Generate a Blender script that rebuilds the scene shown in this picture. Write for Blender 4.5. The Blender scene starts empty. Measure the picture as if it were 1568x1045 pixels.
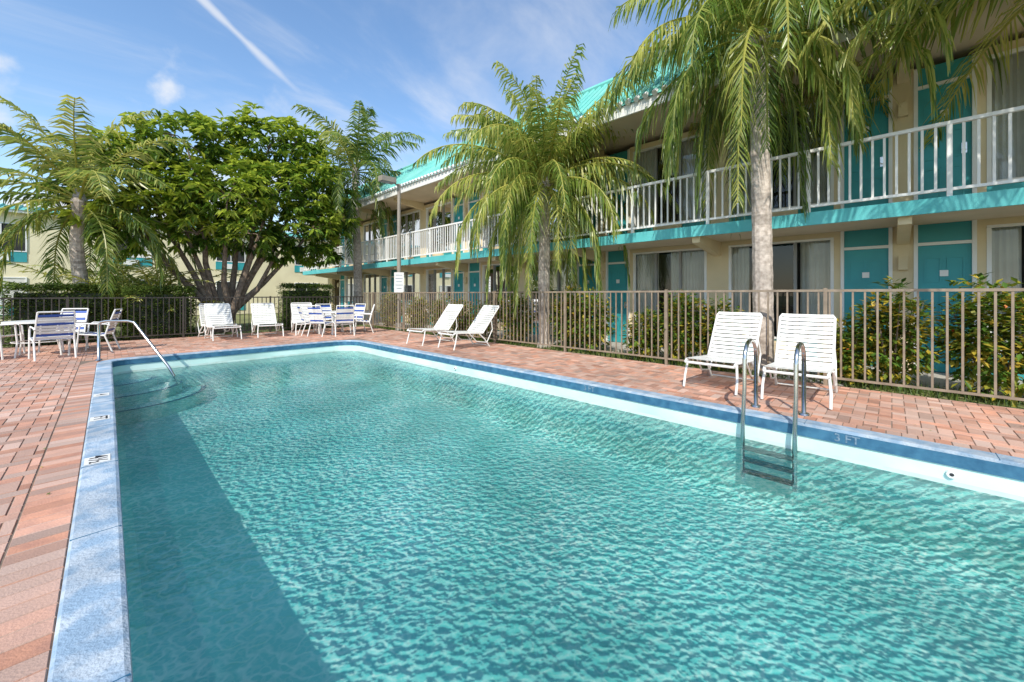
import bpy, math, random
from mathutils import Vector, Matrix
random.seed(7)
R=random.random
def U(a,b): return a+(b-a)*R()
S=bpy.context.scene
S.view_settings.view_transform='Standard'
try: S.view_settings.look='None'
except: pass
S.view_settings.exposure=0

# ------------------------------------------------------------ materials
def nn(nt,t,**k):
    n=nt.nodes.new(t)
    for a,b in k.items(): setattr(n,a,b)
    return n
def newmat(name):
    m=bpy.data.materials.new(name); m.use_nodes=True
    nt=m.node_tree; nt.nodes.clear()
    o=nt.nodes.new('ShaderNodeOutputMaterial')
    return m,nt,o
def c4(c): return (c[0],c[1],c[2],1)
def mat(name,col,col2=None,rough=.6,scale=3,bump=0,bscale=40,metal=0,spec=.5,big=None,attr=False,lo=.35,hi=.65,alt=None):
    m,nt,o=newmat(name); L=nt.links
    tc=nn(nt,'ShaderNodeTexCoord')
    p=nn(nt,'ShaderNodeBsdfPrincipled'); p.inputs['Roughness'].default_value=rough
    p.inputs['Metallic'].default_value=metal; p.inputs['Specular IOR Level'].default_value=spec
    L.new(p.outputs[0],o.inputs[0])
    if col2 is None: col2=[c*.82 for c in col]
    n=nn(nt,'ShaderNodeTexNoise'); n.inputs['Scale'].default_value=scale; n.inputs['Detail'].default_value=4
    L.new(tc.outputs['Object'],n.inputs['Vector'])
    mr=nn(nt,'ShaderNodeMapRange'); mr.inputs[1].default_value=lo; mr.inputs[2].default_value=hi
    L.new(n.outputs[0],mr.inputs[0])
    mx=nn(nt,'ShaderNodeMix',data_type='RGBA'); mx.inputs[6].default_value=c4(col); mx.inputs[7].default_value=c4(col2)
    L.new(mr.outputs[0],mx.inputs[0]); out=mx.outputs[2]
    if attr:
        at=nn(nt,'ShaderNodeAttribute',attribute_name='var')
        if alt:
            a1=nn(nt,'ShaderNodeMath',operation='MULTIPLY'); a1.inputs[1].default_value=37.3; L.new(at.outputs['Fac'],a1.inputs[0])
            a2=nn(nt,'ShaderNodeMath',operation='FRACT'); L.new(a1.outputs[0],a2.inputs[0])
            m3=nn(nt,'ShaderNodeMix',data_type='RGBA'); m3.inputs[7].default_value=c4(alt); L.new(a2.outputs[0],m3.inputs[0]); L.new(out,m3.inputs[6]); out=m3.outputs[2]
        hs=nn(nt,'ShaderNodeHueSaturation'); 
        m1=nn(nt,'ShaderNodeMapRange'); m1.inputs[3].default_value=.62; m1.inputs[4].default_value=1.38
        L.new(at.outputs['Fac'],m1.inputs[0]); L.new(m1.outputs[0],hs.inputs['Value'])
        L.new(out,hs.inputs['Color']); out=hs.outputs[0]
    if big:
        n2=nn(nt,'ShaderNodeTexNoise'); n2.inputs['Scale'].default_value=big; n2.inputs['Detail'].default_value=3
        L.new(tc.outputs['Object'],n2.inputs['Vector'])
        m2=nn(nt,'ShaderNodeMapRange'); m2.inputs[1].default_value=.3; m2.inputs[2].default_value=.7; m2.inputs[3].default_value=.76; m2.inputs[4].default_value=1.18
        L.new(n2.outputs[0],m2.inputs[0])
        h2=nn(nt,'ShaderNodeHueSaturation'); L.new(m2.outputs[0],h2.inputs['Value']); L.new(out,h2.inputs['Color']); out=h2.outputs[0]
    L.new(out,p.inputs['Base Color'])
    if bump:
        n3=nn(nt,'ShaderNodeTexNoise'); n3.inputs['Scale'].default_value=bscale; n3.inputs['Detail'].default_value=3
        L.new(tc.outputs['Object'],n3.inputs['Vector'])
        b=nn(nt,'ShaderNodeBump'); b.inputs['Strength'].default_value=bump; b.inputs['Distance'].default_value=.01
        L.new(n3.outputs[0],b.inputs['Height']); L.new(b.outputs[0],p.inputs['Normal'])
    return m
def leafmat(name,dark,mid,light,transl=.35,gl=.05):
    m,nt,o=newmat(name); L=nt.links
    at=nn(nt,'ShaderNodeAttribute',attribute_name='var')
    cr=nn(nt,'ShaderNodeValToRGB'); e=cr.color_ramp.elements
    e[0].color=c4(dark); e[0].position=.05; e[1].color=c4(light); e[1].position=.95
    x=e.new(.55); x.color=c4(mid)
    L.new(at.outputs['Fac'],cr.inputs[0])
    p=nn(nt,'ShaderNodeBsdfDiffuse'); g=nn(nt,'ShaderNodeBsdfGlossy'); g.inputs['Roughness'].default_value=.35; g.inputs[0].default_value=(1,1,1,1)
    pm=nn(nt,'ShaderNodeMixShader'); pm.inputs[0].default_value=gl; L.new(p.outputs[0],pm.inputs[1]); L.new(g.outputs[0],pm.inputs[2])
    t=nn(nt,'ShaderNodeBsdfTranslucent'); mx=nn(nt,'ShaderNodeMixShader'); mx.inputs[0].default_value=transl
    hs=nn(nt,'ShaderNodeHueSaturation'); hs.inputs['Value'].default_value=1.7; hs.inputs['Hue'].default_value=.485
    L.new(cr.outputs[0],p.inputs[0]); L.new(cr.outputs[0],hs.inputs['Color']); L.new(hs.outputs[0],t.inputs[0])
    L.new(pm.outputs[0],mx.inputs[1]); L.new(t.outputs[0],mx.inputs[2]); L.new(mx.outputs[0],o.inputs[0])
    return m

M={}
M['brick']=mat('paver_brick',(.60,.285,.18),(.46,.225,.155),rough=.85,scale=9,bump=.4,bscale=90,big=.5,attr=True,alt=(.50,.355,.29))
M['sand']=mat('joint_sand',(.24,.18,.135),(.16,.12,.09),rough=.95,scale=20)
M['grass']=mat('lawn',(.12,.15,.045),(.24,.23,.09),rough=.95,scale=2.5,bump=.6,bscale=60,big=.2)
M['concrete']=mat('walk_concrete',(.46,.44,.40),(.36,.34,.31),rough=.85,scale=4,bump=.2)
M['coping']=mat('coping_blue_paint',(.25,.36,.48),(.42,.49,.56),rough=.8,scale=8,bump=.7,bscale=70,big=1.6,lo=.42,hi=.6)
M['tile']=mat('pool_dark_blue_trim',(.022,.10,.19),(.05,.17,.28),rough=.5,scale=9,bump=.2)
M['pool']=mat('pool_plaster',(.66,.85,.80),(.52,.76,.70),rough=.7,scale=1.6,big=.6)
M['scum']=mat('pool_waterline_stain',(.50,.62,.56),(.58,.74,.70),rough=.6,scale=7)
M['cream']=mat('cream_stucco',(.73,.61,.39),(.65,.54,.34),rough=.85,scale=1.5,bump=.25,bscale=120)
M['cream2']=mat('pale_yellow_stucco',(.76,.69,.47),(.68,.61,.41),rough=.85,scale=1.0,bump=.25,bscale=120)
M['soffit']=mat('soffit_paint',(.66,.56,.42),(.58,.49,.36),rough=.85,scale=1.5)
M['teal']=mat('teal_paint',(.035,.33,.36),(.03,.285,.31),rough=.5,scale=2)
M['tealband']=mat('teal_slab_paint',(.12,.50,.51),(.08,.43,.44),rough=.6,scale=2,bump=.15)
M['tealroof']=mat('teal_roof_tiles',(.13,.46,.41),(.20,.52,.46),rough=.6,scale=1.2,big=.4)
M['white']=mat('white_paint',(.80,.80,.78),(.72,.72,.69),rough=.45,scale=2)
M['plastic']=mat('white_vinyl',(.80,.80,.77),(.73,.73,.70),rough=.4,scale=5)
M['curtain']=mat('curtain_fabric',(.70,.68,.62),(.60,.58,.53),rough=.9,scale=3)
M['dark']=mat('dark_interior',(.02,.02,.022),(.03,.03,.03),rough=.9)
M['fence']=mat('bronze_fence_paint',(.30,.235,.17),(.21,.165,.12),rough=.5,scale=8)
M['fenced']=mat('dark_fence_paint',(.045,.038,.032),(.06,.05,.04),rough=.5,scale=8)
M['steel']=mat('stainless_steel',(.66,.66,.64),(.55,.55,.54),rough=.2,metal=1,scale=6)
M['pole']=mat('lamp_pole_paint',(.30,.27,.22),(.24,.21,.18),rough=.6)
M['blue']=mat('blue_strap',(.03,.10,.42),(.03,.08,.34),rough=.5)
M['bark']=mat('palm_bark',(.56,.49,.43),(.32,.27,.23),rough=.95,scale=14,bump=.8,bscale=25,attr=True)
M['wood']=mat('tree_bark',(.27,.21,.16),(.15,.11,.08),rough=.95,scale=9,bump=.8,bscale=25)
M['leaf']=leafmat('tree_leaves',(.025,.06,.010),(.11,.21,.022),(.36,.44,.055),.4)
M['frond']=leafmat('coconut_fronds',(.035,.07,.014),(.13,.21,.035),(.42,.42,.11),.4)
M['queen']=leafmat('queen_palm_fronds',(.04,.075,.016),(.15,.24,.04),(.46,.46,.12),.4)
M['shrub']=leafmat('shrub_leaves',(.04,.09,.015),(.11,.21,.03),(.50,.38,.05),.3)
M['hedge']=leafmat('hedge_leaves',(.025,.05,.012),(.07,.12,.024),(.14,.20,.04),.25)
M['flower']=mat('red_orange_flowers',(.55,.10,.03),(.6,.3,.04),rough=.6,scale=9)
M['black']=mat('black_marking',(.03,.03,.035),rough=.6)
M['grey']=mat('grey_marking',(.35,.40,.45),rough=.6)
M['faded']=mat('faded_marking',(.22,.30,.38),(.07,.15,.24),rough=.6,scale=30)
M['alum']=mat('window_aluminium',(.30,.30,.29),rough=.5)

def glass():
    m,nt,o=newmat('window_glass'); L=nt.links
    t=nn(nt,'ShaderNodeBsdfTransparent'); t.inputs[0].default_value=(.75,.79,.79,1)
    g=nn(nt,'ShaderNodeBsdfGlossy'); g.inputs['Roughness'].default_value=.02
    f=nn(nt,'ShaderNodeFresnel'); f.inputs[0].default_value=1.6
    mx=nn(nt,'ShaderNodeMixShader'); L.new(f.outputs[0],mx.inputs[0]); L.new(t.outputs[0],mx.inputs[1]); L.new(g.outputs[0],mx.inputs[2]); L.new(mx.outputs[0],o.inputs[0])
    return m
M['glass']=glass()
def water():
    m,nt,o=newmat('pool_water'); L=nt.links
    tc=nn(nt,'ShaderNodeTexCoord')
    mp0=nn(nt,'ShaderNodeMapping'); mp0.inputs['Rotation'].default_value=(0,0,math.radians(40)); L.new(tc.outputs['Object'],mp0.inputs[0])
    mp=nn(nt,'ShaderNodeMapping'); mp.inputs['Scale'].default_value=(1,1.15,1); L.new(mp0.outputs[0],mp.inputs[0])
    def M2(op,a,b):
        n=nn(nt,'ShaderNodeMath',operation=op)
        for i,x in enumerate((a,b)):
            if isinstance(x,(int,float)): n.inputs[i].default_value=x
            else: L.new(x,n.inputs[i])
        return n.outputs[0]
    def ridged(sc,w,dist,det):
        n1=nn(nt,'ShaderNodeTexNoise'); n1.inputs['Scale'].default_value=sc; n1.inputs['Detail'].default_value=det; n1.inputs['Distortion'].default_value=dist
        L.new(mp.outputs[0],n1.inputs['Vector'])
        b=M2('ABSOLUTE',M2('SUBTRACT',n1.outputs[0],.5),0)
        r=nn(nt,'ShaderNodeMapRange',interpolation_type='SMOOTHSTEP'); r.inputs[1].default_value=0; r.inputs[2].default_value=w; r.inputs[3].default_value=1; r.inputs[4].default_value=0
        L.new(b,r.inputs[0]); return n1.outputs[0],r.outputs[0]
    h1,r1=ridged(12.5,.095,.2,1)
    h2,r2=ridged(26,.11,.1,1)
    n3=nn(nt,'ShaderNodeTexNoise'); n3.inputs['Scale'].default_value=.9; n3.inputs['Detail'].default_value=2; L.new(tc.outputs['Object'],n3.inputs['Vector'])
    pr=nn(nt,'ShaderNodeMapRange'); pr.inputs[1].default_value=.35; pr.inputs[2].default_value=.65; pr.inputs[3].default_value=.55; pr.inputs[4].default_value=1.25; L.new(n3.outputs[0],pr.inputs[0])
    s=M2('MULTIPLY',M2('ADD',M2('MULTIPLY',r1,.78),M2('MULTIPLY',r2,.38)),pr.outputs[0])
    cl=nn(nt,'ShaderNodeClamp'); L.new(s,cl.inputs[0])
    mx=nn(nt,'ShaderNodeMix',data_type='RGBA'); mx.inputs[6].default_value=(.385,.78,.79,1); mx.inputs[7].default_value=(1,1,1,1)  # caustic ripple light painted into the transmission tint, white along the ridges
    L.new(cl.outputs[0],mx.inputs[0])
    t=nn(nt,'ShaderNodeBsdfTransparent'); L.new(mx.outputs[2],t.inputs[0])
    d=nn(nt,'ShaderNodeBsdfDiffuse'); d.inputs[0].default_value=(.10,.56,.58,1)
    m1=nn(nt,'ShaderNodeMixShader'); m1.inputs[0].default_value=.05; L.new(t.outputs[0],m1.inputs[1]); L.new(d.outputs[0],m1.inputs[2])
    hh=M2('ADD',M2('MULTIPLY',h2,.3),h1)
    bp=nn(nt,'ShaderNodeBump'); bp.inputs['Strength'].default_value=.45; bp.inputs['Distance'].default_value=.014
    L.new(hh,bp.inputs['Height'])
    g=nn(nt,'ShaderNodeBsdfGlossy'); g.inputs['Roughness'].default_value=.03; L.new(bp.outputs[0],g.inputs['Normal'])
    f=nn(nt,'ShaderNodeFresnel'); f.inputs[0].default_value=1.38; L.new(bp.outputs[0],f.inputs['Normal'])
    m2=nn(nt,'ShaderNodeMixShader'); L.new(f.outputs[0],m2.inputs[0]); L.new(m1.outputs[0],m2.inputs[1]); L.new(g.outputs[0],m2.inputs[2])
    L.new(m2.outputs[0],o.inputs[0]); return m
M['water']=water()

# ------------------------------------------------------------ mesh builder
class MB:
    def __init__(s): s.v=[];s.f=[];s.m=[];s.a=[];s.mats=[]
    def mi(s,k):
        if k not in s.mats: s.mats.append(k)
        return s.mats.index(k)
    def face(s,pts,k,var=.5):
        i=len(s.v); s.v+= [tuple(p) for p in pts]; s.f.append(tuple(range(i,i+len(pts)))); s.m.append(s.mi(k)); s.a.append(var)
    def box(s,x0,x1,y0,y1,z0,z1,k,var=.5):
        i=len(s.v); s.v+=[(x0,y0,z0),(x1,y0,z0),(x1,y1,z0),(x0,y1,z0),(x0,y0,z1),(x1,y0,z1),(x1,y1,z1),(x0,y1,z1)]
        for q in ((0,3,2,1),(4,5,6,7),(0,1,5,4),(1,2,6,5),(2,3,7,6),(3,0,4,7)):
            s.f.append(tuple(i+j for j in q)); s.m.append(s.mi(k)); s.a.append(var)
    def tube(s,pts,r,k,n=8,var=.5,varr=0):
        pts=[Vector(p) for p in pts]; N=len(pts)
        rs=r if isinstance(r,(list,tuple)) else [r]*N
        i0=len(s.v); prev=None
        for i,p in enumerate(pts):
            t=(pts[min(i+1,N-1)]-pts[max(i-1,0)]).normalized()
            if prev is None:
                ref=Vector((0,0,1)) if abs(t.z)<.9 else Vector((1,0,0))
                u=t.cross(ref).normalized()
            else: u=(prev-t*prev.dot(t)).normalized()
            prev=u; w=t.cross(u)
            for j in range(n):
                an=2*math.pi*j/n; s.v.append(tuple(p+(u*math.cos(an)+w*math.sin(an))*rs[i]))
        for i in range(N-1):
            vv=var+U(-varr,varr)
            for j in range(n):
                a=i0+i*n+j; b=i0+i*n+(j+1)%n
                s.f.append((a,b,b+n,a+n)); s.m.append(s.mi(k)); s.a.append(vv)
        for e in (0,N-1):
            s.f.append(tuple(i0+e*n+j for j in range(n))); s.m.append(s.mi(k)); s.a.append(var)
    def done(s,name,parent=None,smooth=False,loc=None,rot=0):
        me=bpy.data.meshes.new(name); me.from_pydata(s.v,[],s.f); 
        for k in s.mats: me.materials.append(M[k])
        me.polygons.foreach_set('material_index',s.m)
        at=me.attributes.new('var','FLOAT','FACE'); at.data.foreach_set('value',s.a)
        if smooth: me.polygons.foreach_set('use_smooth',[True]*len(s.f))
        me.update()
        ob=bpy.data.objects.new(name,me); S.collection.objects.link(ob)
        if parent: ob.parent=parent
        if loc: ob.location=loc
        ob.rotation_euler=(0,0,rot)
        return ob
def empty(name,loc=(0,0,0)):
    e=bpy.data.objects.new(name,None); S.collection.objects.link(e); e.location=loc; e.empty_display_size=.2; return e

# ------------------------------------------------------------ pool
PX0,PX1,PY0,PY1=.06,4.78,-1.7,10.93
RAD=[.8,.8,.55,.3]
def outline(off,n=10):
    cs=[(PX0,PY0,180,0),(PX1,PY0,270,1),(PX1,PY1,0,2),(PX0,PY1,90,3)]
    out=[]
    for (x,y,a0,i) in cs:
        r=RAD[i]; cx=x+(r if x==PX0 else -r); cy=y+(r if y==PY0 else -r)
        for j in range(n+1):
            a=math.radians(a0+90*j/n); out.append((cx+(r+off)*math.cos(a),cy+(r+off)*math.sin(a)))
    return out
def rings(mb,prof):
    for (o1,z1),(o2,z2),kk in prof:
        A=outline(o1);B=outline(o2);n=len(A)
        for i in range(n):
            j=(i+1)%n
            mb.face([(A[i][0],A[i][1],z1),(A[j][0],A[j][1],z1),(B[j][0],B[j][1],z2),(B[i][0],B[i][1],z2)],kk)
pool=empty('swimming_pool')
W=.2
mb=MB(); rings(mb,[((W,-.03),(W,.012),'coping'),((W,.012),(W-.012,.022),'coping'),((W-.012,.022),(.02,.024),'coping'),((.02,.024),(.004,.016),'coping'),((.004,.016),(0,0),'coping')])
y=-.6
while y<10.6:
    for (xa,xb) in ((PX0-W+.003,PX0-.006),(PX1+.006,PX1+W-.003)): mb.box(xa,xb,y-.002,y+.002,.02,.0252,'tile')
    y+=1.22
mb.done('coping',pool)
mb=MB(); rings(mb,[((0,0),(0,-.10),'tile'),((0,-.10),(.015,-.105),'tile')]); mb.done('trim_band',pool)
FZ=-.95
mb=MB(); rings(mb,[((.015,-.105),(.015,-.225),'pool'),((.015,-.225),(.015,-.285),'scum'),((.015,-.285),(.015,FZ+.12),'pool'),((.015,FZ+.12),(-.03,FZ+.04),'pool'),((-.03,FZ+.04),(-.12,FZ),'pool')])
mb.face([(x,y,FZ) for x,y in outline(-.12)],'pool')
for i,(r,z) in enumerate(((1.45,-.72),(1.05,-.55),(.65,-.40))):
    cx,cy=PX0,PY1; pts=[(cx+r*math.cos(math.radians(-90*j/14)),cy+r*math.sin(math.radians(-90*j/14))) for j in range(15)]
    mb.face([(cx,cy,z)]+[(x,y,z) for x,y in pts],'pool')
    for j in range(14):
        a,b=pts[j],pts[j+1]; mb.face([(a[0],a[1],z),(b[0],b[1],z),(b[0],b[1],FZ),(a[0],a[1],FZ)],'pool')
        e=.09
        a2=(cx+(a[0]-cx)*(1-e/r),cy+(a[1]-cy)*(1-e/r)); b2=(cx+(b[0]-cx)*(1-e/r),cy+(b[1]-cy)*(1-e/r))
        mb.face([(a[0],a[1],z+.004),(b[0],b[1],z+.004),(b2[0],b2[1],z+.004),(a2[0],a2[1],z+.004)],'tile')
mb.done('pool_shell',pool)
mb=MB()
for yy in (-.35,6.2): mb.tube([(PX1+.016,yy,-.165),(PX1-.012,yy,-.165)],[.035,.03],'white',14); mb.tube([(PX1-.0125,yy,-.165),(PX1-.014,yy,-.165)],.014,'black',10)
mb.done('return_fittings',pool)
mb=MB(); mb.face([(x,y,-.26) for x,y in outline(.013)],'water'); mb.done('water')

mb=MB()
for a in (.68,1.13):
    pts=[(5.22,a,0.01),(5.22,a,.60)]
    for j in range(9):
        an=math.radians(180*j/8); pts.append((4.98+.24*math.cos(an),a,.60+.19*math.sin(an)))
    pts+=[(4.74,a,.3),(4.67,a,-.05),(4.66,a,-.62)]
    mb.tube(pts,.021,'steel',10)
    mb.tube([(5.22,a,.001),(5.22,a,.022)],.05,'steel',14)
for z in (-.32,-.44,-.56):
    mb.box(4.61,4.71,.69,1.12,z,z+.02,'fenced')
mb.done('pool_ladder',None,True)
mb=MB()
mb.tube([(-.12,11.05,0),(-.12,11.05,.70),(-.09,11.02,.76),(-.02,10.97,.78),(.28,10.72,.78),(.36,10.64,.75),(.82,10.0,-.1),(.95,9.82,-.42)],.024,'steel',10)
mb.tube([(-.12,11.05,.022),(-.12,11.05,.04)],.05,'steel',14)
mb.done('pool_handrail',None,True)
def text(body,size,loc,rot,parent,k):
    cu=bpy.data.curves.new('digits','FONT'); cu.body=body; cu.size=size; cu.align_x='CENTER'; cu.align_y='CENTER'; cu.extrude=.0005; cu.offset=.0015
    cu.materials.append(M[k]); o=bpy.data.objects.new('digits',cu); S.collection.objects.link(o); o.location=loc; o.rotation_euler=rot; o.parent=parent
for a,t in ((4.4,'4½'),(5.85,'FT'),(7.2,'4')):
    mb=MB(); mb.box(-.07,.07,-.09,.09,0,.003,'white'); d=mb.done('depth_marker',loc=(-.055,a,.025))
    text(t,.14,(0,0,.0045),(0,0,math.radians(-90)),d,'black')
for a,t in ((.3,'3 FT'),(3.1,'3 FT'),(8.3,'3 FT')):
    e=empty('depth_marker',(4.777,a,-.05)); text(t,.10,(0,0,0),(math.radians(90),0,math.radians(-90)),e,'faded')

# ------------------------------------------------------------ ground
def ringsheet(name,inner,outerf,z,k,rad):
    mb=MB(); n=len(inner); c=(2.4,4.6)
    out=[outerf(p,c) for p in inner]
    for s0,s1 in zip(rad[:-1],rad[1:]):
        for i in range(n):
            j=(i+1)%n
            def q(i,s): return (inner[i][0]+(out[i][0]-inner[i][0])*s,inner[i][1]+(out[i][1]-inner[i][1])*s,z)
            mb.face([q(i,s0),q(j,s0),q(j,s1),q(i,s1)],k)
    return mb.done(name)
ringsheet('ground',outline(.1),lambda p,c:(c[0]+(p[0]-c[0])/math.hypot(p[0]-c[0],p[1]-c[1])*900,c[1]+(p[1]-c[1])/math.hypot(p[0]-c[0],p[1]-c[1])*900),-.03,'grass',[0,.01,.03,.1,.3,1])
DX0,DX1,DY0,DY1=-9,7.25,-5,15.6
mb=MB()
for (x0,x1,y0,y1) in ((DX0,-.05,DY0,DY1),(4.9,DX1,DY0,DY1),(-.05,4.9,11.0,DY1),(-.05,4.9,DY0,-1.8)):
    mb.face([(x0,y0,-.006),(x1,y0,-.006),(x1,y1,-.006),(x0,y1,-.006)],'sand')
ci=outline(.1)
for (cx,cy,i0) in ((4.9,11.0,22),(-.05,11.0,33)):
    pts=ci[i0:i0+11]
    for j in range(10): mb.face([(cx,cy,-.0062),(pts[j][0],pts[j][1],-.0062),(pts[j+1][0],pts[j+1][1],-.0062)],'sand')
deckbase=mb
mb=MB()
def paver(P,z,var):
    c=(sum(p[0] for p in P)/4,sum(p[1] for p in P)/4)
    def ins(p,d):
        dx,dy=c[0]-p[0],c[1]-p[1]; 
        return (p[0]+math.copysign(min(d,abs(dx)),dx),p[1]+math.copysign(min(d,abs(dy)),dy))
    A=[ins(p,.0022) for p in P]; B=[ins(p,.0058) for p in P]
    mb.face([(p[0],p[1],z) for p in B],'brick',var)
    for i in range(4):
        j=(i+1)%4; mb.face([(A[i][0],A[i][1],-.005),(A[j][0],A[j][1],-.005),(B[j][0],B[j][1],z),(B[i][0],B[i][1],z)],'brick',var*.7)
u=.104
BO=.42
regs=[(-6.5,PX0-BO,-.5,DY1-.1),(PX1+BO,DX1-.05,-3.2,DY1-.1),(PX0-BO,PX1+BO,PY1+BO,DY1-.1)]
def rectb(x0,x1,y0,y1):
    v=.5+random.gauss(0,.22); v=max(0,min(1,v)); z=U(-.0012,.0012)
    for n,(a,b,c,d) in enumerate(regs):
        X0,X1,Y0,Y1=max(x0,a),min(x1,b),max(y0,c),min(y1,d)
        if X1-X0>.014 and Y1-Y0>.014:
            paver([(X0,Y0),(X1,Y0),(X1,Y1),(X0,Y1)],z,v)
for i in range(int(-6.8/u),int(7.5/u)):
    for j in range(int(-3.4/u),int(DY1/u)+1):
        k=(i-j)%4; x,y=i*u,j*u
        if k==0: rectb(x,x+2*u,y,y+u)
        elif k==3: rectb(x,x+u,y,y+2*u)
def walk(off):
    P=outline(off,24); P.append(P[0]); return P
P1=walk(W+.003);P2=walk(BO-.003)
for i in range(len(P1)-1):
    L1=math.dist(P1[i],P1[i+1]); Lx=max(L1,math.dist(P2[i],P2[i+1])*.7)
    n=max(1,round(Lx/u)) if Lx>u*.8 else 1
    for s in range(n):
        t0,t1=s/n,(s+1)/n
        f=lambda P,t:(P[i][0]+(P[i+1][0]-P[i][0])*t,P[i][1]+(P[i+1][1]-P[i][1])*t)
        q=(f(P1,t0),f(P1,t1),f(P2,t1),f(P2,t0))
        v=max(0,min(1,.48+random.gauss(0,.17))); paver([q[0],q[3],q[2],q[1]],U(-.001,.001),v)
pav=mb.done('brick_paving'); 
deckbase.done('sand_bed',pav)
mb=MB(); mb.box(8.05,9.62,-9,25.5,-.2,.0,'concrete')
mb.box(7.25,8.05,.5,1.3,-.2,-.006,'concrete')
mb.done('walkway')

# ------------------------------------------------------------ fences
def fence(name,p0,p1,h,k,sp=.125,postsp=2.3):
    mb=MB(); p0=Vector(p0);p1=Vector(p1); d=p1-p0; Ln=d.length; d.normalize()
    alongx=abs(d.x)>.5
    def bx(s0,s1,z0,z1,t):
        a=p0+d*s0;b=p0+d*s1
        if alongx: mb.box(min(a.x,b.x),max(a.x,b.x),a.y-t,a.y+t,z0,z1,k)
        else: mb.box(a.x-t,a.x+t,min(a.y,b.y),max(a.y,b.y),z0,z1,k)
    bx(0,Ln,h-.035,h,.016); bx(0,Ln,.10,.13,.014)
    s=0
    while s<Ln:
        bx(s,s+.022,.131,h-.036,.010) ; s+=sp
    s=.06
    while s<Ln:
        bx(s,s+.045,0,h+.02,.0235); s+=postsp
    return mb.done(name)
fence('metal_fence',(7.17,-4,0),(7.17,15.27,0),1.37,'fence')
fence('metal_fence',(-10,15.3,0),(7.19,15.3,0),1.22,'fenced')

# ------------------------------------------------------------ main motel
bld=empty('motel_building')
WX=9.6; EY=8.12; Y0,Y1=-8.5,25.3; P=5.94; C0=-.14
walls=MB(); frames=MB(); doors=MB(); gl=MB(); cur=MB(); det=MB()
FH=2.65
def wallbox(a,b,z0,z1,k='cream'): walls.box(WX,WX+.16,min(a,b),max(a,b),z0,z1,k)
def door(a0,a1,z):
    a0,a1=min(a0,a1),max(a0,a1)
    f=.05
    frames.box(WX-.03,WX+.05,a0-f,a0,z,z+2.48,'white'); frames.box(WX-.03,WX+.05,a1,a1+f,z,z+2.48,'white')
    frames.box(WX-.03,WX+.05,a0,a1,z+2.12,z+2.17,'white')
    doors.box(WX+.02,WX+.06,a0,a1,z+.01,z+2.12,'teal')
    doors.box(WX+.02,WX+.06,a0,a1,z+2.17,z+2.48,'teal')
    w=(a1-a0)
    for (u0,u1) in ((.12,.45),(.55,.88)):
        for (h0,h1) in ((.2,.75),(.9,1.35),(1.5,1.92)):
            b0,b1=a0+w*u0,a0+w*u1
            for (q0,q1,r0,r1) in ((b0,b1,h0,h0+.02),(b0,b1,h1-.02,h1),(b0,b0+.02,h0+.021,h1-.021),(b1-.02,b1,h0+.021,h1-.021)):
                doors.box(WX+.008,WX+.021,q0,q1,z+r0,z+r1,'teal')
    det.box(WX+.006,WX+.018,a0+w*.42,a0+w*.58,z+1.6,z+1.70,'white')
    det.tube([(WX-.04,a0+.08,z+1.0),(WX+.02,a0+.08,z+1.0)],.028,'steel',8)
    det.box(WX+.004,WX+.019,a0+.05,a0+.11,z+.93,z+1.1,'steel')
def window(a0,a1,z,seed):
    a0,a1=min(a0,a1),max(a0,a1); zs,zt=z+.42,z+2.34
    walls.box(WX+.01,WX+.12,a0,a1,z,zs-.04,'teal')
    walls.box(WX+.004,WX+.16,a0,a1,zt+.04,z+2.52,'cream')
    frames.box(WX-.03,WX+.09,a0,a1,zs-.04,zs,'white'); frames.box(WX-.03,WX+.09,a0,a1,zt,zt+.04,'white')
    n=3
    for i in range(n+1):
        y=a0+(a1-a0)*i/n; t=.025; y=min(max(y,a0+t),a1-t)
        frames.box(WX-.01,WX+.07,y-t,y+t,zs+.0005,zt-.0005,'white' if i in(0,n) else 'alum')
    gl.face([(WX+.04,a0,zs),(WX+.04,a1,zs),(WX+.04,a1,zt),(WX+.04,a0,zt)],'glass')
    c=(a0+a1)/2
    det.box(WX-.06,WX+.01,c-.35,c+.35,z+.05,z+.34,'cream')
    for q in range(7): det.box(WX-.068,WX-.059,c-.32,c+.32,z+.08+q*.034,z+.095+q*.034,'soffit')
    rr=random.Random(seed); 
    wl=rr.choice([.22,.3,.36,.5]); wr=rr.choice([.2,.28,.34,.45])
    for (s,e) in ((0,wl),(1-wr,1)):
        ya=a0+(a1-a0)*s; yb=a0+(a1-a0)*e; m=int((yb-ya)/.035)
        for q in range(m):
            xa=WX+.17+(.03 if q%2 else 0); xb=WX+.17+(0 if q%2 else .03)
            y_0=ya+(yb-ya)*q/m; y_1=ya+(yb-ya)*(q+1)/m
            cur.face([(xa,y_0,z),(xb,y_1,z),(xb,y_1,z+2.5),(xa,y_0,z+2.5)],'curtain')
for fl in (0,1):
    z=fl*FH
    n=-2
    while True:
        c=C0+P*n
        if c-3>Y1: break
        for sg in (1,-1):
            lo,hi=c,c+sg*2.97
            if max(lo,hi)>Y1+.1 or min(lo,hi)<Y0-1: continue
            wallbox(c,c+sg*.13,z,z+2.52); wallbox(c+sg*.83,c+sg*.93,z,z+2.52); wallbox(c+sg*2.74,c+sg*2.97,z,z+2.52)
            door(c+sg*.18,c+sg*.78,z); window(c+sg*.93,c+sg*2.74,z,int(n*10+sg+fl*100))
        if Y0<c<Y1:
            det.box(WX-.10,WX-.001,c-.06,c+.06,z+1.72,z+1.95,'cream')
        n+=1
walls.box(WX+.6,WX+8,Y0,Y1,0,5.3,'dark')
walls.box(WX,WX+8,Y1-.1,Y1+.08,0,5.3,'cream')
walls.box(WX-.001,WX+.17,Y1-.6,Y1-.1,0,5.3,'cream')
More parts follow.
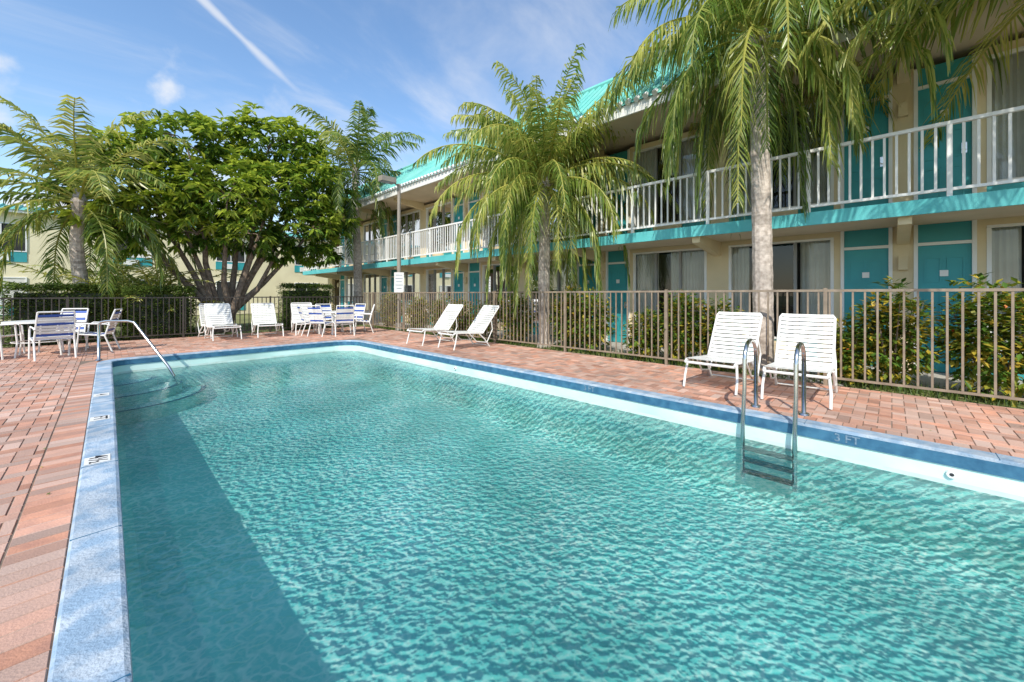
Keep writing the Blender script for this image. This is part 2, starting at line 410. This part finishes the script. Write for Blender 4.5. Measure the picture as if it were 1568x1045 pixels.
walls.done('walls',bld); frames.done('window_frames',bld); doors.done('doors',bld); gl.done('window_glass',bld); cur.done('curtains',bld); det.done('door_fittings',bld)
mb=MB()
mb.box(EY+.04,WX+.6,Y0,Y1-.02,FH-.17,FH,'soffit'); mb.box(EY,EY+.04,Y0,Y1,FH-.2,FH+.012,'tealband')
mb.box(EY+.04,WX-.001,Y1-.02,Y1+.02,FH-.2,FH+.012,'tealband')
for n in range(-3,9):
    y=C0+2.97*n
    if y<Y0 or y>Y1: continue
    for zz in (FH-.17,5.28):
        e=EY+.12
        a=[(e,y-.075,zz-.001),(e,y+.075,zz-.001),(e,y+.075,zz-.14),(e,y-.075,zz-.14)]
        b=[(WX,y-.075,zz-.001),(WX,y+.075,zz-.001),(WX,y+.075,zz-.32),(WX,y-.075,zz-.32)]
        mb.face(a,'cream')
        for i in range(4): mb.face([a[i],a[(i+1)%4],b[(i+1)%4],b[i]],'cream')
mb.done('balcony_slab',bld)
mb=MB(); x=EY+.07; z0=FH
mb.box(x-.03,x+.03,Y0,Y1,z0+1.02,z0+1.07,'white'); mb.box(x-.02,x+.02,Y0,Y1,z0+.10,z0+.14,'white')
y=Y0
i=0
while y<Y1:
    if i%12==0: mb.box(x-.028,x+.028,y-.028,y+.028,z0+.001,z0+1.019,'white')
    else: mb.box(x-.012,x+.012,y-.015,y+.015,z0+.141,z0+1.019,'white')
    y+=.132;i+=1
mb.box(x,WX,Y1-.05,Y1-.01,z0+1.02,z0+1.07,'white')
for k in range(11): mb.box(x+.12*(k+1)-.01,x+.12*(k+1)+.01,Y1-.04,Y1-.02,z0+.05,z0+1.019,'white')
mb.done('balcony_railing',bld)
mb=MB()
mb.box(7.95,WX+.6,Y0,Y1+.3,5.28,5.34,'soffit'); mb.box(7.90,7.95,Y0,Y1+.3,5.22,5.44,'white')
RB,RT=(7.86,5.44),(9.7,7.15)
mb.face([(RB[0],Y0,RB[1]),(RB[0],Y1+.35,RB[1]),(RT[0],Y1-1.2,RT[1]),(RT[0],Y0,RT[1])],'tealroof')
mb.face([(RB[0],Y1+.35,RB[1]),(18,Y1+.35,RB[1]),(18,Y1-1.2,RT[1]),(RT[0],Y1-1.2,RT[1])],'tealroof')
mb.face([(RT[0],Y0,RT[1]),(RT[0],Y1-1.2,RT[1]),(18,Y1-1.2,RT[1]),(18,Y0,RT[1])],'tealroof')
y=Y0
while y<Y1-.9:
    mb.tube([(RB[0]-.03,y,RB[1]+.005),(RT[0],y,RT[1]+.01)],.045,'tealroof',6,U(.3,.7))
    mb.tube([(RB[0]-.05,y,RB[1]+.0),(RB[0]+.02,y,RB[1]+.065)],.058,'white',8)
    y+=.2
mb.tube([(RT[0],Y0,RT[1]+.03),(RT[0],Y1-1.2,RT[1]+.03)],.09,'tealroof',8)
mb.tube([(RT[0],Y1-1.2,RT[1]+.03),(RB[0],Y1+.35,RB[1]+.03)],.09,'tealroof',8)
mb.done('roof',bld)

# ------------------------------------------------------------ far wing
b2=empty('motel_building')
FY=31.0
mb=MB(); mb.box(-22,22,FY,FY+9,0,5.3,'cream2'); mb.done('walls',b2)
mb=MB(); fr=MB(); dr=MB()
for fl in (0,1):
    z=FH*fl
    for n in range(-4,4):
        c=1.0+n*4.6
        if c>14: continue
        for (q0,q1,r0,r1) in ((c-.8,c+.8,.75,.80),(c-.8,c+.8,2.1,2.15),(c-.8,c-.75,.8,2.1),(c+.75,c+.8,.8,2.1),(c-.02,c+.02,.8,2.1)):
            fr.box(q0,q1,FY-.05,FY-.001,z+r0,z+r1,'white')
        mb.box(c-.749,c-.021,FY-.02,FY-.002,z+.801,z+2.099,'dark'); 
        mb.box(c+.021,c+.749,FY-.02,FY-.002,z+.801,z+2.099,'curtain' if (n+fl)%2 else 'dark')
        dr.box(c-.8,c+.8,FY-.03,FY-.002,z+.25,z+.74,'teal')
        fr.box(c-.45,c+.25,FY-.12,FY-.031,z+.3,z+.62,'white')
mb.done('window_panes',b2); fr.done('window_frames',b2); dr.done('window_panels',b2)
mb=MB()
mb.box(-22.3,22,FY-.35,FY+9,5.3,5.42,'white')
mb.face([(-22.3,FY-.4,5.43),(22,FY-.4,5.43),(22,FY+1.6,5.9),(-22.3,FY+1.6,5.9)],'tealroof')
mb.face([(-22.3,FY+9,5.43),(22,FY+9,5.43),(22,FY+1.6,5.9),(-22.3,FY+1.6,5.9)],'tealroof')
x=-22
while x<14:
    mb.tube([(x,FY-.42,5.45),(x,FY+1.6,5.93)],.05,'tealroof',5); x+=.3
mb.done('roof',b2)

# ------------------------------------------------------------ furniture
def lounge(loc,rot,rec=1.0):
    mb=MB(); w=.31; k='plastic'
    hx,hz=.86,.345
    bx_,bz=hx+.40*rec+.02,1.0
    side=[(0,.36),(.05,.395),(.4,.375),(hx,hz)]
    for s in (-1,1):
        mb.tube([(a,s*w,b) for a,b in side],.017,k,8)
        mb.tube([(hx,s*w,hz),(bx_-.02,s*w,bz-.03),(bx_,s*w*.93,bz)],.017,k,8)
        mb.tube([(.10,s*w,.385),(.05,s*(w+.02),.18),(.0,s*(w+.02),.012)],.016,k,8)
        mb.tube([(hx-.12,s*w,hz+.005),(hx+.05,s*(w+.02),.2),(hx+.20,s*(w+.02),.012)],.016,k,8)
        mb.tube([(hx+.22*rec,s*(w-.005),.66),(hx+.30,s*(w+.01),.42),(hx+.12,s*(w+.02),.12)],.012,k,8)
        mb.tube([(hx-.42,s*(w+.02),.37),(hx-.2,s*(w+.02),.16),(hx+.1,s*(w+.02),.12)],.012,k,8)
    mb.tube([(0,-w,.36),(0,w,.36)],.017,k,8); mb.tube([(bx_,-w*.93,bz),(bx_,w*.93,bz)],.017,k,8)
    mb.tube([(hx+.2,-w-.02,.03),(hx+.2,w+.02,.03)],.012,k,8)
    def strap(p,q,t=.052,wd=w):
        dx,dz=q; h=t/2; nx,nz=-dz,dx
        o=.018+U(-.002,.002)
        for y0,y1,s0,s1 in ((-wd,-wd*.5,.0,-.006),(-wd*.5,wd*.5,-.006,-.006),(wd*.5,wd,-.006,0)):
            mb.face([(p[0]-dx*h+nx*(o+s0),y0,p[1]-dz*h+nz*(o+s0)),(p[0]-dx*h+nx*(o+s1),y1,p[1]-dz*h+nz*(o+s1)),(p[0]+dx*h+nx*(o+s1),y1,p[1]+dz*h+nz*(o+s1)),(p[0]+dx*h+nx*(o+s0),y0,p[1]+dz*h+nz*(o+s0))],k,.5)
    x=.05
    while x<hx-.01:
        z=.395-.05*(x-.05)/(hx-.05); strap((x,z),(1,-.03)); x+=.066
    L=math.hypot(bx_-hx,bz-hz); d=((bx_-hx)/L,(bz-hz)/L); s=.04
    while s<L-.01:
        strap((hx+d[0]*s,hz+d[1]*s),d,wd=w*(1-.05*s/L)); s+=.066
    return mb.done('lounge_chair',loc=loc,rot=rot)
lounge((5.60,1.76,0),math.radians(-2)); lounge((5.62,.82,0),math.radians(2))
lounge((5.45,8.75,0),math.radians(4),1.3); lounge((5.55,7.55,0),math.radians(-3),1.3)
lounge((2.35,13.4,0),math.radians(92)); lounge((3.42,13.4,0),math.radians(86),1.2); lounge((4.42,13.3,0),math.radians(80),1.25)
lounge((2.42,14.2,0),math.radians(99),.5)
def chair(loc,rot):
    mb=MB(); w=.27;k='plastic'
    for s in (-1,1):
        mb.tube([(.27,s*w,0),(.24,s*w,.40),(.22,s*w,.60),(.14,s*w,.65),(-.2,s*w,.63),(-.26,s*w,.60)],.016,k,7)
        mb.tube([(-.30,s*w,0),(-.18,s*w,.36),(-.24,s*w*.95,.62),(-.34,s*w*.9,.95)],.016,k,7)
        mb.tube([(.24,s*w,.42),(-.18,s*w,.37)],.016,k,7)
    mb.tube([(.24,-w,.42),(.24,w,.42)],.016,k,7); mb.tube([(-.34,-w*.9,.95),(-.34,w*.9,.95)],.016,k,7)
    for i in range(7):
        x=-.14+i*.06; mb.box(x-.024,x+.024,-w,w,.388+i*.005,.394+i*.005,'blue' if i%2 else k)
    for i in range(9):
        t=i/9; x=-.19-.15*t; z=.43+.5*t
        mb.face([(x,-w*.93,z-.024),(x,w*.93,z-.024),(x-.014,w*.93,z+.024),(x-.014,-w*.93,z+.024)],'blue' if i in(1,5,8) else k)
    return mb.done('patio_chair',loc=loc,rot=rot)
def table(loc):
    mb=MB(); n=32; r=.52
    ring=lambda rr,z:[(rr*math.cos(2*math.pi*i/n),rr*math.sin(2*math.pi*i/n),z) for i in range(n)]
    A,B=ring(r,.70),ring(r,.735); mb.face(B,'plastic'); mb.face(A[::-1],'plastic')
    for i in range(n): mb.face([A[i],A[(i+1)%n],B[(i+1)%n],B[i]],'plastic')
    for q in range(4):
        a=math.pi/4+q*math.pi/2; c,s=math.cos(a),math.sin(a)
        mb.tube([(.44*c,.44*s,.70),(.40*c,.40*s,.3),(.44*c,.44*s,0)],.016,'plastic',8)
    mb.tube([(.4*math.cos(2*math.pi*i/16),.4*math.sin(2*math.pi*i/16),.3) for i in range(17)],.01,'plastic',6)
    return mb.done('patio_table',loc=loc)
def tset(c,angs,d=.85):
    table((c[0],c[1],0))
    for a in angs:
        a=math.radians(a); chair((c[0]+d*math.cos(a),c[1]+d*math.sin(a),0),a+math.pi+U(-.2,.2))
tset((-1.0,13.1),(-75,-5,70,200,140))
tset((5.35,13.3),(-100,-30,30,95,165,215),.82)

mb=MB()
lx,ly=7.45,13.0
mb.tube([(lx,ly,-.02),(lx,ly,5.35)],[.085,.06],'pole',10); mb.tube([(lx,ly,-.02),(lx,ly,.25)],.13,'concrete',12)
mb.tube([(lx,ly,5.25),(lx-.28,ly-.05,5.38)],.03,'pole',8)
mb.box(lx-.75,lx-.2,ly-.17,ly+.13,5.32,5.5,'pole'); mb.box(lx-.72,lx-.24,ly-.14,ly+.1,5.30,5.319,'grey')
lp=mb.done('lamp_post')
mb=MB()
d=Vector((-.5,-.86,0)); sd=Vector((.86,-.5,0)); c=Vector((lx,ly,0))+d*.10
def q(s,z): return tuple(c+sd*s+Vector((0,0,z)))
mb.face([q(-.17,1.35),q(.17,1.35),q(.17,2.1),q(-.17,2.1)],'white')
c=c+d*.004
for z,s in ((2.0,.12),(1.88,.13),(1.76,.1),(1.64,.13),(1.52,.09)): mb.face([q(-s,z-.015),q(s,z-.015),q(s,z+.015),q(-s,z+.015)],'grey')
mb.done('pool_rules_sign')

# ------------------------------------------------------------ vegetation
Z=Vector((0,0,1))
def frond(mb,o,az,el,L,sag,nl,ll,hang,key,base=.5,w=.028,vee=.25):
    n=14; p=Vector(o); pts=[p.copy()]
    hz=Vector((math.cos(az),math.sin(az),0)); tw=U(-.5,.5); sp=U(1.0,1.6)
    Ts=[]
    for i in range(n):
        t=(i+.5)/n; e=el-sag*(t**sp); e=max(e,-1.5)
        a2=az+tw*t; h=Vector((math.cos(a2),math.sin(a2),0))
        T=h*math.cos(e)+Z*math.sin(e); Ts.append(T); p=p+T*(L/n); pts.append(p.copy())
    mb.tube(pts,[.026*(1-.85*i/n)+.003 for i in range(n+1)],key,4,min(1,base+.3))
    for s in (-1,1):
        clump=0
        for i in range(nl):
            if i%5==0: clump=U(-.35,.35)
            t=.12+.88*(i+R()*.9)/nl; f=t*n; k=min(int(f),n-1); P0=pts[k].lerp(pts[k+1],f-k); T=Ts[k]
            side=T.cross(Z); 
            if side.length<.05: side=hz.cross(Z)
            side.normalize(); side*=s
            up=side.cross(T)*s
            if up.z<0: up=-up
            prof=min(1,(t-.04)*5)*(1-.6*max(0,t-.5)/.5)
            ln=ll*prof*U(.7,1.15)
            D=(side*.8+T*(.45+.5*t+clump)+up*vee*U(.0,1.6)-Z*hang*U(.4,1.2)).normalized()
            D2=(D-Z*(hang*1.3+.35)*U(.5,1.5)).normalized()
            mid=P0+D*ln*.45; tip=mid+D2*ln*.55
            wv=T*(w*.5)
            wv2=(T*.8+up*U(-.8,.8)).normalized()*(w*.5)
            v=max(0,min(1,base+random.gauss(0,.2)))
            mb.face([P0-wv*.6,P0+wv*.6,mid+wv2,mid-wv2],key,v); mb.face([mid-wv2,mid+wv2,tip+wv2*.15,tip-wv2*.15],key,v)
def trunk(mb,pts,r0,r1,n=40):
    P=[Vector(p) for p in pts]; out=[];rs=[]
    for i in range(n+1):
        t=i/n; f=t*(len(P)-1); k=min(int(f),len(P)-2); u_=f-k
        p0=P[max(k-1,0)];p1=P[k];p2=P[k+1];p3=P[min(k+2,len(P)-1)]
        q=.5*((2*p1)+(p2-p0)*u_+(2*p0-5*p1+4*p2-p3)*u_*u_+(3*p1-p0-3*p2+p3)*u_**3)
        out.append(q); rs.append((r0+(r1-r0)*t)*(1.0+.05*(i%2))*(1+.35*max(0,.08-t)/.08))
    mb.tube(out,rs,'bark',12,.55,.25)
    return out[-1]
def palm(pts,r0,r1,nf,L,key,ell,sagr,ll,hang,nl=46,w=.03,shell=.85,bb=.62,extra=()):
    mb=MB(); top=trunk(mb,pts,r0,r1)
    mb.tube([top-Z*.25,top+Z*.05,top+Z*.45],[r1*1.05,r1*1.5,r1*.5],'bark',10,.25)
    ga=2.39996; 
    for i in range(nf):
        t=(i+.5)/nf; az=i*ga+U(-.25,.25)
        el=ell[0]+(ell[1]-ell[0])*(t**shell)+U(-.14,.14); sg=sagr[0]+(sagr[1]-sagr[0])*t+U(-.2,.2)
        base=bb-.22*t+U(-.14,.2)
        frond(mb,top+Z*(.35-.45*t)+Vector((math.cos(az),math.sin(az),0))*r1*.6,az,el,L*U(.82,1.12)*(.8+.2*min(1,t*4)),sg,nl,ll,hang,key,base,w)
    for (az,el,LL,sg) in extra:
        frond(mb,top+Z*.25,math.radians(az),math.radians(el),LL,math.radians(sg),80,.6,.5,key,.85,.036)
    return mb.done('palm_tree')
r=math.radians
palm([(-.45,16.6,-.05),(-.5,16.5,1.3),(-.6,16.3,2.6),(-.55,16.2,3.8)],.18,.12,28,3.5,'frond',(r(86),r(-30)),(r(45),r(110)),.72,.4,nl=50,w=.06,bb=.68)
palm([(7.75,17.0,-.05),(7.7,17.0,3),(7.6,17,5.2),(7.62,17,6.6)],.19,.12,32,3.9,'frond',(r(86),r(-40)),(r(60),r(110)),.85,.5,nl=48,w=.07)
palm([(7.68,6.3,-.05),(7.66,6.3,1.6),(7.66,6.28,2.9),(7.65,6.3,4.0)],.15,.13,74,3.2,'queen',(r(89),r(-35)),(r(55),r(130)),.70,1.1,nl=56,w=.044,shell=.95,bb=.75)
palm([(7.68,1.55,-.05),(7.64,1.56,2),(7.64,1.6,4.2),(7.60,1.62,5.5)],.155,.125,54,3.0,'queen',(r(82),r(-35)),(r(80),r(125)),.8,1.1,nl=60,w=.038,shell=.9,bb=.7)
palm([(7.5,-1.85,-.05),(7.45,-1.85,2),(7.35,-1.8,4),(7.3,-1.75,5.2)],.15,.12,34,2.9,'queen',(r(80),r(5)),(r(50),r(80)),.75,.6,nl=60,w=.038,bb=.85,
     extra=((100,12,3.0,70),(118,20,2.9,75),(88,30,3.2,70),(135,15,2.5,60),(105,45,2.8,60)))

mb=MB(); B=Vector((2.85,16.9,0)); Rt=Vector((.985,-.17,0)); Dp=Vector((.17,.985,0))
lobes=[(-2.5,5.3,.2,1.1),(-1.1,6.3,-.5,1.05),(.35,6.0,.5,1.0),(1.5,6.9,.1,1.1),(2.9,5.6,-.2,1.1),(0.1,4.6,-.9,1.25),(-1.3,4.6,-.2,1.05),(1.6,5.1,-.7,1.05),(-2.3,3.6,-.6,.95),(2.4,3.7,-.5,1.1),(-3.4,4.5,.2,.85),(3.5,4.4,0,.85),(2.5,7.3,.3,.7),(0,4.2,1.5,1.4),(-3.2,3.4,0,.55),(.7,3.5,-.7,.8),(-.8,3.4,-.5,.65),(3.2,3.0,-.2,.65),(-.3,7.0,.2,.5),(1.6,3.0,-.3,.5),(3.9,5.3,.2,.5),(-3.0,5.9,.1,.5),(.6,7.3,0,.4)]
for i,(a,z,dp,rr) in enumerate(lobes):
    end=B+Rt*a*.9+Dp*dp+Z*(z-.1); st=B+Rt*(.25*math.copysign(1,a))*U(.4,1.2)+Dp*U(-.2,.2)
    m1=st.lerp(end,.35)+Rt*U(-.15,.15)+Z*.2; m2=st.lerp(end,.7)+Rt*U(-.2,.2)
    if i<13: mb.tube([B+Rt*U(-.15,.15)+Dp*U(-.1,.1)-Z*.05,st+Z*.7,m1,m2,end],[.16,.125,.085,.055,.02],'wood',8)
    for q in range(5):
        v=Vector((random.gauss(0,1),random.gauss(0,1),random.gauss(.2,.8))).normalized()*rr*.8
        mb.tube([end-v*.1,end+v*.5+Z*.1,end+v],[.03,.018,.008],'wood',5)
def leafrosette(mb,c,out,n,ll,w,key,base,droop=.5):
    for i in range(n):
        a=R()*6.283; d=Vector((math.cos(a),math.sin(a),U(-.5,.6)))+out*.7-Z*droop*R(); d.normalize()
        sd=d.cross(Z); 
        if sd.length<.05: sd=Vector((1,0,0))
        sd=(sd.normalized()+Z*U(-.4,.4)).normalized()
        l=ll*U(.7,1.2); p=c+Vector((U(-.06,.06),U(-.06,.06),U(-.06,.06))); m=p+d*l*.5; t=p+(d-Z*droop*.5).normalized()*l
        v=max(0,min(1,base+random.gauss(0,.17))); hw=sd*w*.5
        mb.face([p,m+hw,t,m-hw],key,v)
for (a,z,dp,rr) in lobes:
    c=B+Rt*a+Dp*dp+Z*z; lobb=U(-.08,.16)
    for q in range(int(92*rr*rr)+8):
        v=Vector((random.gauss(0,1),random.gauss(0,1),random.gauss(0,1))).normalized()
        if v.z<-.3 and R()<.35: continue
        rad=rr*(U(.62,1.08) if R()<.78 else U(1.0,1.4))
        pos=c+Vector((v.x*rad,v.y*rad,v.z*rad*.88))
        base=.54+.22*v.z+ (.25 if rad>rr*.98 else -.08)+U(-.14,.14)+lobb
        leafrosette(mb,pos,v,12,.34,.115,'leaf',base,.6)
mb.done('shade_tree')

def bush(name,c,rx,ry,h,n,ll,w,key,base=.5,box=False):
    mb=MB(); c=Vector(c)
    if box:
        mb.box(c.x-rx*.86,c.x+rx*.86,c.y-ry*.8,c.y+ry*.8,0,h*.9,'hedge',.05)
    else:
        for q in range(9):
            a=R()*6.28; mb.tube([c,c+Vector((rx*.5*math.cos(a),ry*.5*math.sin(a),h*.5)),c+Vector((rx*.8*math.cos(a),ry*.8*math.sin(a),h*.85))],[.014,.01,.004],'wood',5)
    for q in range(n):
        if box:
            f=R()
            p=[U(-1,1),U(-1,1),U(0.03,1)]
            if f<.4: p[1]=-1
            elif f<.55: p[0]=random.choice((-1,1))
            elif f<.8: p[2]=1
            out=Vector((p[0] if abs(p[0])==1 else 0,p[1] if abs(p[1])==1 else 0,1 if p[2]==1 else .1))
            pos=c+Vector((p[0]*rx+U(-.04,.04),p[1]*ry+U(-.04,.04),p[2]*h+U(-.05,.05)))
        else:
            v=Vector((random.gauss(0,1),random.gauss(0,1),random.gauss(0,1))).normalized(); rd=R()**.4*U(.8,1.2); out=v
            pos=c+Vector((v.x*rx*rd,v.y*ry*rd,h*.52+v.z*h*.48*rd)); pos.z=max(pos.z,.05)
            if R()<.03 and v.z>-.2: leafrosette(mb,pos+v*.05,v,5,.05,.035,'flower',.5,.1)
        b=base+U(-.25,.25)+(.25 if R()<.12 else 0)
        leafrosette(mb,pos,out,6,ll,w,key,b,.3)
    return mb.done(name)
bush('hedge',(-.85,15.95,0),.9,.4,1.48,1600,.08,.04,'hedge',.65,True)
bush('hedge',(1.1,15.95,0),.76,.4,1.44,1400,.08,.04,'hedge',.68,True)
bush('hedge',(5.3,16.1,0),.85,.4,1.6,1300,.08,.04,'hedge',.6,True)
for (y,h,rr) in ((-2.6,1.38,.5),(-.9,1.45,.46),(-1.7,.95,.36),(.0,1.4,.42),(.5,.9,.3),(2.2,1.15,.36),(2.85,1.35,.44),(3.6,.95,.4),(4.9,1.3,.48),(5.5,1.42,.48),(7.2,1.25,.48),(8.6,1.05,.42),(9.5,1.15,.42),(10.6,1.2,.42),(12,1.2,.42),(14,1.35,.5)):
    bush('shrub',(7.64+U(-.04,.06),y,0),.38,rr,h,int(310*h),.12,.055,'shrub',.57)
def areca(c,n,L):
    mb=MB()
    for i in range(n):
        az=R()*6.28; frond(mb,(c[0]+U(-.3,.3),c[1]+U(-.3,.3),.3),az,r(U(50,86)),L*U(.7,1.1),r(U(50,100)),24,.42,.2,'frond',.78+U(-.1,.2),.045)
    mb.done('areca_palm')
areca((.45,17.3),28,3.2); areca((1.35,17.6),26,3.1); areca((-.3,18.9),18,3.0)
areca((-3.6,18.5),16,2.4)
mb=MB()
for i in range(9000):
    if i<5500: x,y=U(7.25,8.04),U(-3.5,15)
    else: x,y=U(-5,7.5),U(15.6,20)
    h=U(.04,.11); a=R()*6.28; dx,dy=math.cos(a)*.008,math.sin(a)*.008
    mb.face([(x-dx,y-dy,-.03),(x+dx,y+dy,-.03),(x+U(-.03,.03),y+U(-.03,.03),h)],'hedge',U(.5,1))
mb.done('grass')
mb=MB()
for i in range(140):
    x,y=(U(5.1,7.1),U(-1,14)) if R()<.7 else (U(-3,-.2),U(3,14))
    a=R()*6.28; l=U(.015,.03); d=Vector((math.cos(a),math.sin(a),U(0,.3))); s=Vector((-math.sin(a),math.cos(a),U(-.2,.2)))
    c=Vector((x,y,.006)); mb.face([c-d*l*.1,c+s*l*.3+d*l*.5,c+d*l,c-s*l*.3+d*l*.5],'shrub',U(.2,1))
mb.done('fallen_leaves')

# ------------------------------------------------------------ world, sun, camera
EL=44; sx,sy=-.86,-.5
w=bpy.data.worlds.new('World'); S.world=w; w.use_nodes=True; nt=w.node_tree; nt.nodes.clear(); L=nt.links
o=nn(nt,'ShaderNodeOutputWorld'); bg=nn(nt,'ShaderNodeBackground'); bg.inputs[1].default_value=.15; L.new(bg.outputs[0],o.inputs[0])
sk=nn(nt,'ShaderNodeTexSky',sky_type='NISHITA'); sk.sun_disc=False; sk.sun_elevation=r(EL); sk.sun_rotation=math.atan2(sx,sy)%(2*math.pi); sk.air_density=1.15; sk.dust_density=.4; sk.ozone_density=2.5
hsv=nn(nt,'ShaderNodeHueSaturation'); hsv.inputs['Saturation'].default_value=1.08; hsv.inputs['Value'].default_value=1.55; L.new(sk.outputs[0],hsv.inputs['Color'])
tc=nn(nt,'ShaderNodeTexCoord'); nz=nn(nt,'ShaderNodeVectorMath',operation='NORMALIZE'); L.new(tc.outputs['Generated'],nz.inputs[0])
sep=nn(nt,'ShaderNodeSeparateXYZ'); L.new(nz.outputs[0],sep.inputs[0])
def mth(op,a,b=None,c=None):
    n=nn(nt,'ShaderNodeMath',operation=op)
    for i,x in enumerate((a,b,c)):
        if x is None: continue
        if isinstance(x,(int,float)): n.inputs[i].default_value=x
        else: L.new(x,n.inputs[i])
    return n.outputs[0]
def mrng(v,a,b,c=0,d=1):
    n=nn(nt,'ShaderNodeMapRange',interpolation_type='SMOOTHSTEP'); L.new(v,n.inputs[0])
    for i,x in enumerate((a,b,c,d)): n.inputs[i+1].default_value=x
    return n.outputs[0]
zz=mth('ADD',mth('MAXIMUM',sep.outputs[2],0),.12)
cx=mth('DIVIDE',sep.outputs[0],zz); cy=mth('DIVIDE',sep.outputs[1],zz)
cb=nn(nt,'ShaderNodeCombineXYZ'); L.new(cx,cb.inputs[0]); L.new(cy,cb.inputs[1])
mp=nn(nt,'ShaderNodeMapping'); mp.inputs['Rotation'].default_value=(0,0,r(35)); mp.inputs['Scale'].default_value=(.6,1.1,1); L.new(cb.outputs[0],mp.inputs[0])
n1=nn(nt,'ShaderNodeTexNoise'); n1.inputs['Scale'].default_value=1.3; n1.inputs['Detail'].default_value=7; n1.inputs['Roughness'].default_value=.6; n1.inputs['Distortion'].default_value=.5; L.new(mp.outputs[0],n1.inputs['Vector'])
cirr=mrng(n1.outputs[0],.42,.80,0,.75)
n2=nn(nt,'ShaderNodeTexNoise'); n2.inputs['Scale'].default_value=5.5; n2.inputs['Detail'].default_value=7; L.new(nz.outputs[0],n2.inputs['Vector'])
# cumulus bank low on the left: density threshold falls with height
dens=mth('SUBTRACT',n2.outputs[0],mth('MULTIPLY',mth('SUBTRACT',sep.outputs[2],.2),.75))
low=mrng(dens,.40,.52)
lf=nn(nt,'ShaderNodeVectorMath',operation='DOT_PRODUCT'); L.new(nz.outputs[0],lf.inputs[0]); lf.inputs[1].default_value=(-.199,.955,.22)
low=mth('MULTIPLY',low,mrng(lf.outputs['Value'],.88,.96,.35,.95))
dt=nn(nt,'ShaderNodeVectorMath',operation='DOT_PRODUCT'); L.new(nz.outputs[0],dt.inputs[0]); dt.inputs[1].default_value=(-.4885,.4933,-.7197)
n3=nn(nt,'ShaderNodeTexNoise'); n3.inputs['Scale'].default_value=14; n3.inputs['Detail'].default_value=4; L.new(nz.outputs[0],n3.inputs['Vector'])
ab=mth('ADD',mth('ABSOLUTE',dt.outputs['Value']),mth('MULTIPLY',mth('SUBTRACT',n3.outputs[0],.5),.014))
con=mth('MULTIPLY',mrng(ab,.011,.0,0,.65),mrng(sep.outputs[2],.38,.47)); con=mth('MULTIPLY',con,mrng(sep.outputs[1],.1,.4))
f=mth('MAXIMUM',mth('MAXIMUM',cirr,low),con)
mx=nn(nt,'ShaderNodeMix',data_type='RGBA'); mx.inputs[7].default_value=(6.2,6.35,6.6,1); L.new(f,mx.inputs[0]); L.new(hsv.outputs[0],mx.inputs[6]); L.new(mx.outputs[2],bg.inputs[0])

sl=bpy.data.lights.new('sun','SUN'); sl.energy=4.8; sl.angle=r(.53); sl.color=(1,.94,.83)
so=bpy.data.objects.new('sun',sl); S.collection.objects.link(so)
hn=math.hypot(sx,sy); v=Vector((sx/hn*math.cos(r(EL)),sy/hn*math.cos(r(EL)),math.sin(r(EL))))
so.rotation_euler=v.to_track_quat('Z','Y').to_euler(); so.location=(-10,-10,20)

cam=bpy.data.cameras.new('camera'); cam.sensor_width=36; cam.lens=36*600/1568; cam.shift_y=-.0456; cam.clip_end=3000; cam.clip_start=.02
co=bpy.data.objects.new('camera',cam); S.collection.objects.link(co); co.location=(0,0,1.3); co.rotation_euler=(r(90),0,r(-45.9)); S.camera=co
print('faces',sum(len(m.polygons) for m in bpy.data.meshes))
